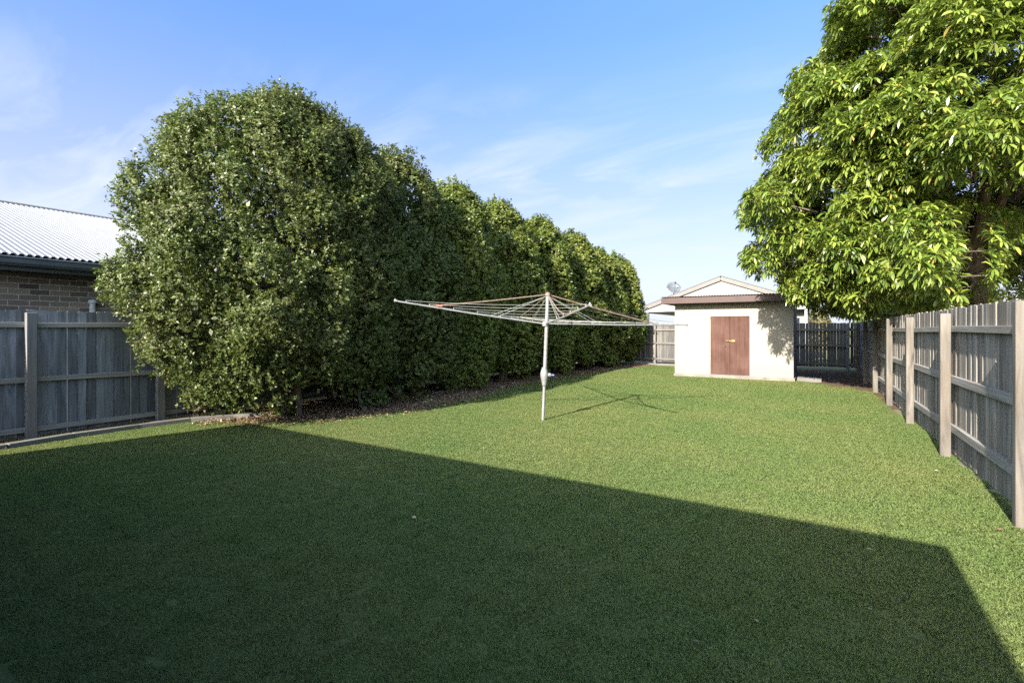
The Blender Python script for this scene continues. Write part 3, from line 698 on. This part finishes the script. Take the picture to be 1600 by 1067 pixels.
for t in (0.30, 0.46, 0.62, 0.78, 0.93):
    for i in range(4):
        p0, q0, _ = arms[order[i]]; p1, q1, _ = arms[order[(i+1) % 4]]
        s_, e_ = p0.lerp(q0, t), p1.lerp(q1, t); s_.z += 0.035; e_.z += 0.035
        pts = []
        for j in range(9):
            u = j/8; x = s_.lerp(e_, u); x.z -= 0.035*4*u*(1-u)*(0.5+t*0.5); pts.append(x)
        b = MB(); b.tube(pts, 0.0026, 5); b.build("washing_line", WIRE, cl)
# a red peg left on the line near the left arm
pg = arms["a"][0].lerp(arms["a"][1], 0.72) + Vector((0, 0, 0.0))
b = MB(); b.box(-0.045, 0.045, -0.008, 0.008, -0.010, 0.006); b.box(-0.045, 0.045, -0.008, 0.008, 0.008, 0.014); 
po = b.build("clothes_peg", RED); po.location = pg + Vector((0.02, 0.0, 0.03)); po.rotation_euler = (0.1, 0.08, R(YAW))
setp(po, "red clothes peg clipped beside the left arm of the clothesline", "peg")

# ------------------------------------------------------------------ hedge trees
def prof_f(t, low=0.72, pw=2.4, wide=0.40):
    t = np.clip(t, 0, 1)
    lo = low + (1-low)*np.sin(np.clip(t/wide, 0, 1)*math.pi/2)
    hi = np.sqrt(np.clip(1-np.clip((t-wide)/(1-wide), 0, 1)**pw, 0, 1))
    return np.where(t < wide, lo, hi)
def bush(name, label, cat, cxy, axy, zb, zt, ntuft, sprigs, lps, leafL, mats, seed, group=None, low=0.72, pw=2.4, wide=0.40,
         tuft=(0.20, 0.38), clipx=None, fill=5000, fillL=0.12, trunks=3, keep=None):
    global rng
    rng = np.random.default_rng(seed); rnd = random.Random(seed)
    t0 = thing(name, (cxy[0], cxy[1], 0), label, cat, group)
    H = zt-zb
    # tuft centres on the surface (a bit inside)
    tt = rng.uniform(0.0, 1.0, ntuft)**0.92; ph = rng.uniform(0, 2*math.pi, ntuft)
    tr = rng.uniform(tuft[0], tuft[1], ntuft)
    top = rng.uniform(size=ntuft) < 0.13      # extra tufts on the dome
    tt = np.where(top, 1 - rng.uniform(0, 0.10, ntuft)**1.0, tt)
    f = prof_f(tt, low, pw, wide); f = np.where(top, f*rng.uniform(0.2, 1, ntuft)**0.5, f)
    rr = rng.uniform(0.80, 1.04, ntuft)
    Cc = np.stack([cxy[0] + (axy[0]-tr)*f*rr*np.cos(ph), cxy[1] + (axy[1]-tr)*f*rr*np.sin(ph), zb + 0.12 + tt*(H-0.5)], 1)
    out = np.stack([np.cos(ph), np.sin(ph), 0.9*np.clip((tt-0.35)*1.8, -0.3, 2)], 1); out = unit(out)
    # sprigs over each tuft
    ids = np.repeat(np.arange(ntuft), sprigs); n = len(ids)
    dr = rdir(n); dr = unit(dr + out[ids]*0.85 + np.array([0, 0, 0.25]))
    th = tr*rng.uniform(1.2, 1.9, ntuft)
    base_ = Cc[ids] + dr*np.stack([tr[ids], tr[ids], th[ids]], 1)*rng.uniform(0.55, 1.0, (n, 1))
    axd = unit(dr*0.7 + np.array([0, 0, 0.75]) + rng.normal(0, 0.25, (n, 3)))
    ln = rng.uniform(0.06, 0.16, n)
    sid = np.repeat(np.arange(n), lps); m = len(sid)
    pos = rng.uniform(0, 1, m)[:, None]
    P = base_[sid] + axd[sid]*ln[sid][:, None]*pos
    rad = unit(np.cross(axd[sid], rdir(m)))
    D = unit(axd[sid]*rng.uniform(0.1, 1.0, (m, 1)) + rad)
    Nn = unit(dr[sid]*0.9 + axd[sid]*0.25 + rng.normal(0, 0.42, (m, 3)))
    Ll = leafL*rng.uniform(0.65, 1.25, m)
    V = leaf_quads(P, D, Nn, Ll, Ll*rng.uniform(0.42, 0.6, m))
    # inner fill
    ft = rng.uniform(0.02, 0.9, fill); fp_ = rng.uniform(0, 2*math.pi, fill); fr_ = np.sqrt(rng.uniform(0, 1, fill))*0.82*prof_f(ft, low, pw, wide)
    FP = np.stack([cxy[0]+axy[0]*fr_*np.cos(fp_), cxy[1]+axy[1]*fr_*np.sin(fp_), zb+ft*(H-0.2)], 1)
    FL = fillL*rng.uniform(0.6, 1.3, fill)
    VF = leaf_quads(FP, rdir(fill), rdir(fill), FL, FL*0.55)
    V = np.r_[V, VF]
    Q = V.reshape(-1, 4, 3); cen = Q.mean(1); k = cen[:, 2] > 0.05
    if clipx is not None:
        k &= (cen[:, 0] > clipx[0]) | (cen[:, 2] < 0); k &= ~((cen[:, 2] < 1.87) & (cen[:, 0] < clipx[1]))
    if keep is not None: k &= keep(cen)
    Q = Q[k]
    quads_obj("foliage", Q.reshape(-1, 3), mats, t0)
    # stems and limbs
    bt = MB()
    for i in range(trunks):
        a = rnd.uniform(0, 6.28); r0 = rnd.uniform(0.02, 0.22); p = Vector((cxy[0]+r0*math.cos(a), cxy[1]+r0*math.sin(a), -0.05)); pts = [p]; z = 0
        lean = Vector((math.cos(a), math.sin(a), 0))*rnd.uniform(0.08, 0.22)
        for j in range(1, 8):
            z = j/7*(zt*0.8); pts.append(Vector((p.x, p.y, 0)) + lean*z + Vector((rnd.uniform(-.05, .05), rnd.uniform(-.05, .05), z)))
        bt.tube(pts, [0.06*(1-j/9) for j in range(8)], 7)
    bt.build("trunk", BARK, t0)
    bl = MB(); sel = rng.choice(ntuft, min(ntuft, 70), replace=False)
    for i in sel:
        z0 = max(0.15, Cc[i, 2]*rnd.uniform(0.45, 0.8)); p = Vector((cxy[0]+rnd.uniform(-.1, .1), cxy[1]+rnd.uniform(-.1, .1), z0)); q = Vector(Cc[i])
        if clipx is not None and q.z < 1.95 and q.x < clipx[1]+0.05: continue
        mm = p.lerp(q, 0.5) + Vector((rnd.uniform(-.12, .12), rnd.uniform(-.12, .12), -0.05))
        bl.tube([p, mm, q], [0.022, 0.014, 0.006], 5)
    bl.build("branches", BARK, t0)
    return t0
HG = "trees of the clipped hedge row along the left fence"
CLIP = (-9.78, -9.22)
def gap1(c):   # thin spots where the sky and roof glint through the crown
    m_ = np.sin(c[:, 1]*3.1+1.0)*np.sin(c[:, 2]*2.6+0.4)
    return ~((m_ > 0.93) & (c[:, 2] > 2.3) & (c[:, 2] < 4.2) & (rng.uniform(size=len(c)) < 0.65))
bush("hedge_tree", "largest round-headed hedge tree nearest the camera with its leaves over the left fence", "tree", (-7.97, 5.46), (1.74, 2.70), 0.50, 5.50,
     370, 92, 12, 0.048, LEAF_HEDGE, 11, HG, low=0.56, pw=2.6, wide=0.34, tuft=(0.22, 0.46), clipx=CLIP, fill=26000, fillL=0.10, keep=gap1)
specs = [(-8.15, 8.0, 1.6, 1.7, 5.3, "second hedge tree from the camera, dark and merging with the largest one"),
         (-8.25, 10.1, 1.5, 1.5, 5.2, "third hedge tree, its sunlit rounded top right of the biggest crown"),
         (-8.25, 12.5, 1.45, 1.5, 5.2, "fourth hedge tree, its dark side behind the left arm of the clothesline"),
         (-8.2, 14.9, 1.45, 1.5, 5.25, "fifth hedge tree, its sunlit face directly behind the clothesline pole"),
         (-8.1, 17.2, 1.45, 1.45, 5.1, "sixth hedge tree, next to last before the rear fence"),
         (-7.95, 19.3, 1.45, 1.35, 4.75, "seventh hedge tree, beside the last one at the rear fence"),
         (-7.75, 21.2, 1.4, 1.25, 4.6, "last hedge tree in the row, touching the rear fence left of the shed")]
for i, (x, y, axx, ayy, zt, lab) in enumerate(specs):
    bush("hedge_tree", lab, "tree", (x, y), (axx, ayy), 0.18, zt, 150 - 5*i, 66 - i, 10, 0.062 + 0.006*i, LEAF_HEDGE2 if i > 0 else LEAF_HEDGE, 20+i, HG, low=0.68, pw=2.3, wide=0.42,
         tuft=(0.24, 0.46), clipx=(-9.75, -9.22), fill=9000, fillL=0.13, trunks=3)

# ------------------------------------------------------------------ mango tree
def mango():
    global rng
    rng = np.random.default_rng(5); rnd = random.Random(5)
    T0 = Vector((3.25, 15.4, 0))
    t0 = thing("mango_tree", T0, "large mango tree with drooping yellow-green leaves overhanging the right fence", "tree")
    ctr = np.array([3.3, 15.0, 5.0]); sa_ = np.array([4.75, 4.6, 5.0])
    nl = 210
    D = rdir(nl*3); D = D[D[:, 2] > -0.62][:nl]; nl = len(D)
    s = np.where(D[:, 2:3] < 0, np.array([1, 1, 0.62]), 1.0)
    lr = rng.uniform(0.55, 1.05, nl)
    LC = ctr + D*sa_*s*(rng.uniform(0.72, 0.95, (nl, 1))) 
    # inner lobes
    D2 = rdir(70); LC2 = ctr + D2*sa_*np.array([1, 1, 0.8])*rng.uniform(0.3, 0.68, (70, 1)); LC2[:, 2] = np.maximum(LC2[:, 2], 3.0)
    LC = np.r_[LC, LC2]; D = np.r_[D, D2]; lr = np.r_[lr, rng.uniform(0.6, 1.0, 70)]; nl = len(LC)
    # drooping low lobes above the fence and over the shed corner
    ex = np.array([(0.2, 13.6, 2.75), (-0.3, 14.6, 2.85), (0.5, 14.9, 2.6), (1.5, 12.6, 2.7), (2.2, 11.6, 2.9), (1.9, 16, 2.3), (1.8, 18.4, 2.4), (1.2, 16.5, 2.9), (2.4, 19, 2.8), (4.5, 17.5, 2.6), (3.2, 18.6, 2.6), (5.5, 15.5, 2.6), (6.2, 17.5, 3.0), (4.6, 19.2, 3.5), (2.5, 17.2, 2.3),
                   (-0.9, 13.2, 3.1), (-1.1, 14.1, 3.4), (1.6, 11.2, 3.3), (1.9, 12.4, 3.5), (1.2, 12.2, 3.9), (1.9, 13.2, 2.7), (2.1, 14.0, 3.2), (1.5, 13.8, 3.6), (2.2, 15.2, 2.7), (0.7, 12.6, 3.3), (0.9, 13.6, 2.7), (3.6, 13.2, 3.0), (4.2, 14.2, 3.2), (3.9, 12.4, 3.9),
                   (-0.9, 12.4, 4.4), (-0.5, 12.8, 3.7), (-0.4, 14.4, 3.3), (-1.0, 13.4, 4.2), (-0.3, 13.6, 4.6), (0.3, 14.8, 2.3), (0.7, 15.6, 2.3), (-0.1, 14.2, 2.5), (0.8, 14.2, 2.2), (0.9, 16.3, 2.4), (0.9, 12.9, 2.35), (1.5, 13.1, 2.3), (1.6, 14.6, 2.35), (1.3, 11.9, 2.6), (1.7, 10.9, 2.7), (2.2, 12.9, 2.35), (2.0, 13.9, 2.35), (0.2, 12.9, 2.75), (-0.2, 13.6, 2.6), (2.0, 11.4, 2.45), (1.5, 12.0, 3.0), (3.3, 14.9, 2.2), (3.9, 14.2, 2.3), (4.4, 13.4, 2.6), (4.8, 15.2, 2.3)])
    LC = np.r_[LC, ex]; De = unit(ex-ctr); D = np.r_[D, De]; lr = np.r_[lr, np.full(len(ex), 0.62)]; nl = len(LC)
    k = ~((LC[:, 1] < 14.8) & (LC[:, 2] < 4.3) & (LC[:, 0] > 0.19*LC[:, 1])); LC, D, lr = LC[k], D[k], lr[k]; nl = len(LC)
    per = (lr**2*150).astype(int) + 12
    ids = np.repeat(np.arange(nl), per); n = len(ids)
    dr = unit(rdir(n) + D[ids]*0.7 + np.array([0, 0, 0.35]))
    Wc = LC[ids] + dr*lr[ids][:, None]*np.array([1.05, 1.05, 0.72])*rng.uniform(0.6, 1.0, (n, 1))
    kk = (Wc[:, 2] > 2.0) | ((Wc[:, 2] > 1.8) & (Wc[:, 0] < 1.2)); 
    kk &= ~((Wc[:, 1] > 16.2) & (Wc[:, 1] < 19.8) & (Wc[:, 0] < -0.2) & (Wc[:, 2] < 3.0))
    kk &= ~((Wc[:, 1] < 15.0) & (Wc[:, 2] < 3.8) & (Wc[:, 0] > 0.184*Wc[:, 1]) & (Wc[:, 0] < 0.214*Wc[:, 1]))
    Wc, dr = Wc[kk], dr[kk]; n = len(Wc)
    Ax = unit(dr*0.8 + np.array([0, 0, 0.55]) + rng.normal(0, 0.2, (n, 3)))
    lp_ = 11; wi = np.repeat(np.arange(n), lp_); m = len(wi)
    E = unit(np.cross(Ax, np.array([0.3, 0.2, 0.93]))); F = np.cross(Ax, E)
    ang = np.tile(np.arange(lp_)*2.399, n) + rng.uniform(0, 0.5, m) + np.repeat(rng.uniform(0, 6.28, n), lp_)
    radv = E[wi]*np.cos(ang)[:, None] + F[wi]*np.sin(ang)[:, None]
    bet = rng.uniform(-0.15, 0.75, m)[:, None]
    D0 = unit(radv*np.cos(bet) + Ax[wi]*np.sin(bet))
    Ln = (rng.uniform(0.13, 0.225, m)*np.repeat(rng.uniform(0.85, 1.15, n), lp_))[:, None]; Wd = Ln*rng.uniform(0.17, 0.24, (m, 1))
    down = np.array([0, 0, -1.0])
    D1 = unit(D0 + down*rng.uniform(0.25, 0.7, (m, 1))); Dt = unit(D1 + down*rng.uniform(0.3, 0.8, (m, 1)))
    P0 = Wc[wi] + D0*0.015
    P1 = P0 + D0*Ln*0.34; P2 = P1 + D1*Ln*0.36; P3 = P2 + Dt*Ln*0.30
    S = unit(np.cross(D1, unit(np.array([0, 0, 1.0]) + rng.normal(0, 0.35, (m, 3)))))
    U = np.cross(S, D1)
    V = np.stack([P0, P1+S*Wd*0.5+U*Wd*0.1, P1-S*Wd*0.5+U*Wd*0.1, P2+S*Wd*0.46+U*Wd*0.08, P2-S*Wd*0.46+U*Wd*0.08, P3], 1).reshape(-1, 3)
    bi = (np.arange(m)*6)[:, None]
    lo = (bi + np.array([0, 1, 2, 1, 3, 4, 2, 3, 5, 4])).ravel()
    st = (np.arange(m)[:, None]*10 + np.array([0, 3, 7])).ravel(); to = np.tile([3, 4, 3], m)
    np_mesh("foliage", V, lo, st, to, LEAF_MANGO, t0, smooth=True)
    # trunk and main limbs
    b = MB(); b.tube([T0+Vector(v) for v in ((0.05, 0, -0.1), (0.03, 0, 0.6), (0, 0, 1.6), (-0.08, 0, 2.6), (-0.2, -0.05, 3.2), (-0.35, -0.1, 3.7))], [0.33, 0.27, 0.24, 0.23, 0.26, 0.2], 12)
    b.build("trunk", BARK, t0)
    fork = T0 + Vector((-0.25, -0.05, 3.35))
    ends = []
    for j in range(11):
        a = j*2*math.pi/11 + rnd.uniform(-.2, .2); el = rnd.uniform(0.25, 1.2)
        e = fork + Vector((math.cos(a)*math.cos(el), math.sin(a)*math.cos(el), math.sin(el)))*rnd.uniform(2.2, 3.4); ends.append(e)
        b = MB(); m1 = fork.lerp(e, 0.35) + Vector((0, 0, 0.12)); m2 = fork.lerp(e, 0.7) + Vector((rnd.uniform(-.2, .2), rnd.uniform(-.2, .2), 0.2))
        b.tube([fork, m1, m2, e], [0.15, 0.11, 0.08, 0.055], 8); b.build("limb", BARK, t0)
    b = MB()
    for i in range(nl):
        q = Vector(LC[i]); e = min(ends, key=lambda z_: (z_-q).length); mm = e.lerp(q, 0.5) + Vector((rnd.uniform(-.15, .15), rnd.uniform(-.15, .15), 0.1))
        if (e-q).length > 1.5: e = q + (fork-q).normalized()*1.1; mm = e.lerp(q, 0.5)
        b.tube([e, mm, q], [0.03, 0.018, 0.008], 5)
        for j in range(4):
            dq = Vector(rdir(1)[0]); dq.z = abs(dq.z)*0.5; b.tube([q, q+dq*lr[i]*0.7], [0.012, 0.005], 4)
    b.build("branches", BARK, t0)
mango()

# ------------------------------------------------------------------ trees beyond the fences
bush("garden_tree", "bright green rounded tree beyond the rear fence under the mango branches", "tree", (2.9, 31), (1.7, 1.7), 0.3, 3.6, 90, 34, 9, 0.12, LEAF_FAR, 51, fill=2500, fillL=0.25, tuft=(0.3, 0.5))
bush("garden_tree", "dark green tree beyond the rear fence close to the yard corner", "tree", (3.4, 26), (1.5, 1.5), 0.3, 3.0, 90, 34, 9, 0.11, LEAF_HEDGE, 52, fill=2500, fillL=0.25, tuft=(0.25, 0.45))
bush("garden_shrub", "small tan-leaved tree far behind the rear fence right of the gabled house", "tree", (-0.1, 44), (1.0, 1.2), 0.3, 2.75, 60, 30, 9, 0.16, LEAF_TAN, 53, fill=1500, fillL=0.3, tuft=(0.3, 0.5))
bush("garden_shrub", "dark bushy shrub growing behind the right fence beneath the mango tree", "shrub", (3.1, 20.5), (1.5, 2.2), 0.2, 3.4, 110, 34, 9, 0.10, LEAF_HEDGE, 54, fill=3000, fillL=0.22, tuft=(0.25, 0.45))

# low shoots and seedlings at the foot of the hedge
bush("hedge_shoot", "small leafy shoot sprouting at the foot of the left fence under the largest hedge tree", "shrub", (-8.95, 4.35), (0.22, 0.3), 0.05, 0.75, 14, 16, 9, 0.05, LEAF_HEDGE, 61, "young shoots under the hedge", fill=60, fillL=0.05, tuft=(0.08, 0.14), trunks=2, clipx=(-9.3, -9.24))
bush("hedge_shoot", "small leafy shoot standing in the leaf litter in front of the largest hedge tree", "shrub", (-8.05, 5.25), (0.16, 0.2), 0.04, 0.42, 9, 14, 9, 0.05, LEAF_HEDGE2, 62, "young shoots under the hedge", fill=30, fillL=0.05, tuft=(0.06, 0.10), trunks=2)
bush("hedge_shoot", "low leafy shoot at the base of the hedge between its first and second trees", "shrub", (-7.2, 6.6), (0.22, 0.25), 0.04, 0.5, 12, 14, 9, 0.05, LEAF_HEDGE, 63, "young shoots under the hedge", fill=40, fillL=0.05, tuft=(0.07, 0.12), trunks=2)
bush("lawn_weed", "tiny pale green weed at the lawn edge in the hedge's shade", "weed", (-6.35, 7.25), (0.07, 0.07), 0.01, 0.17, 5, 8, 6, 0.04, LEAF_FAR, 64, fill=10, fillL=0.03, tuft=(0.03, 0.05), trunks=1)
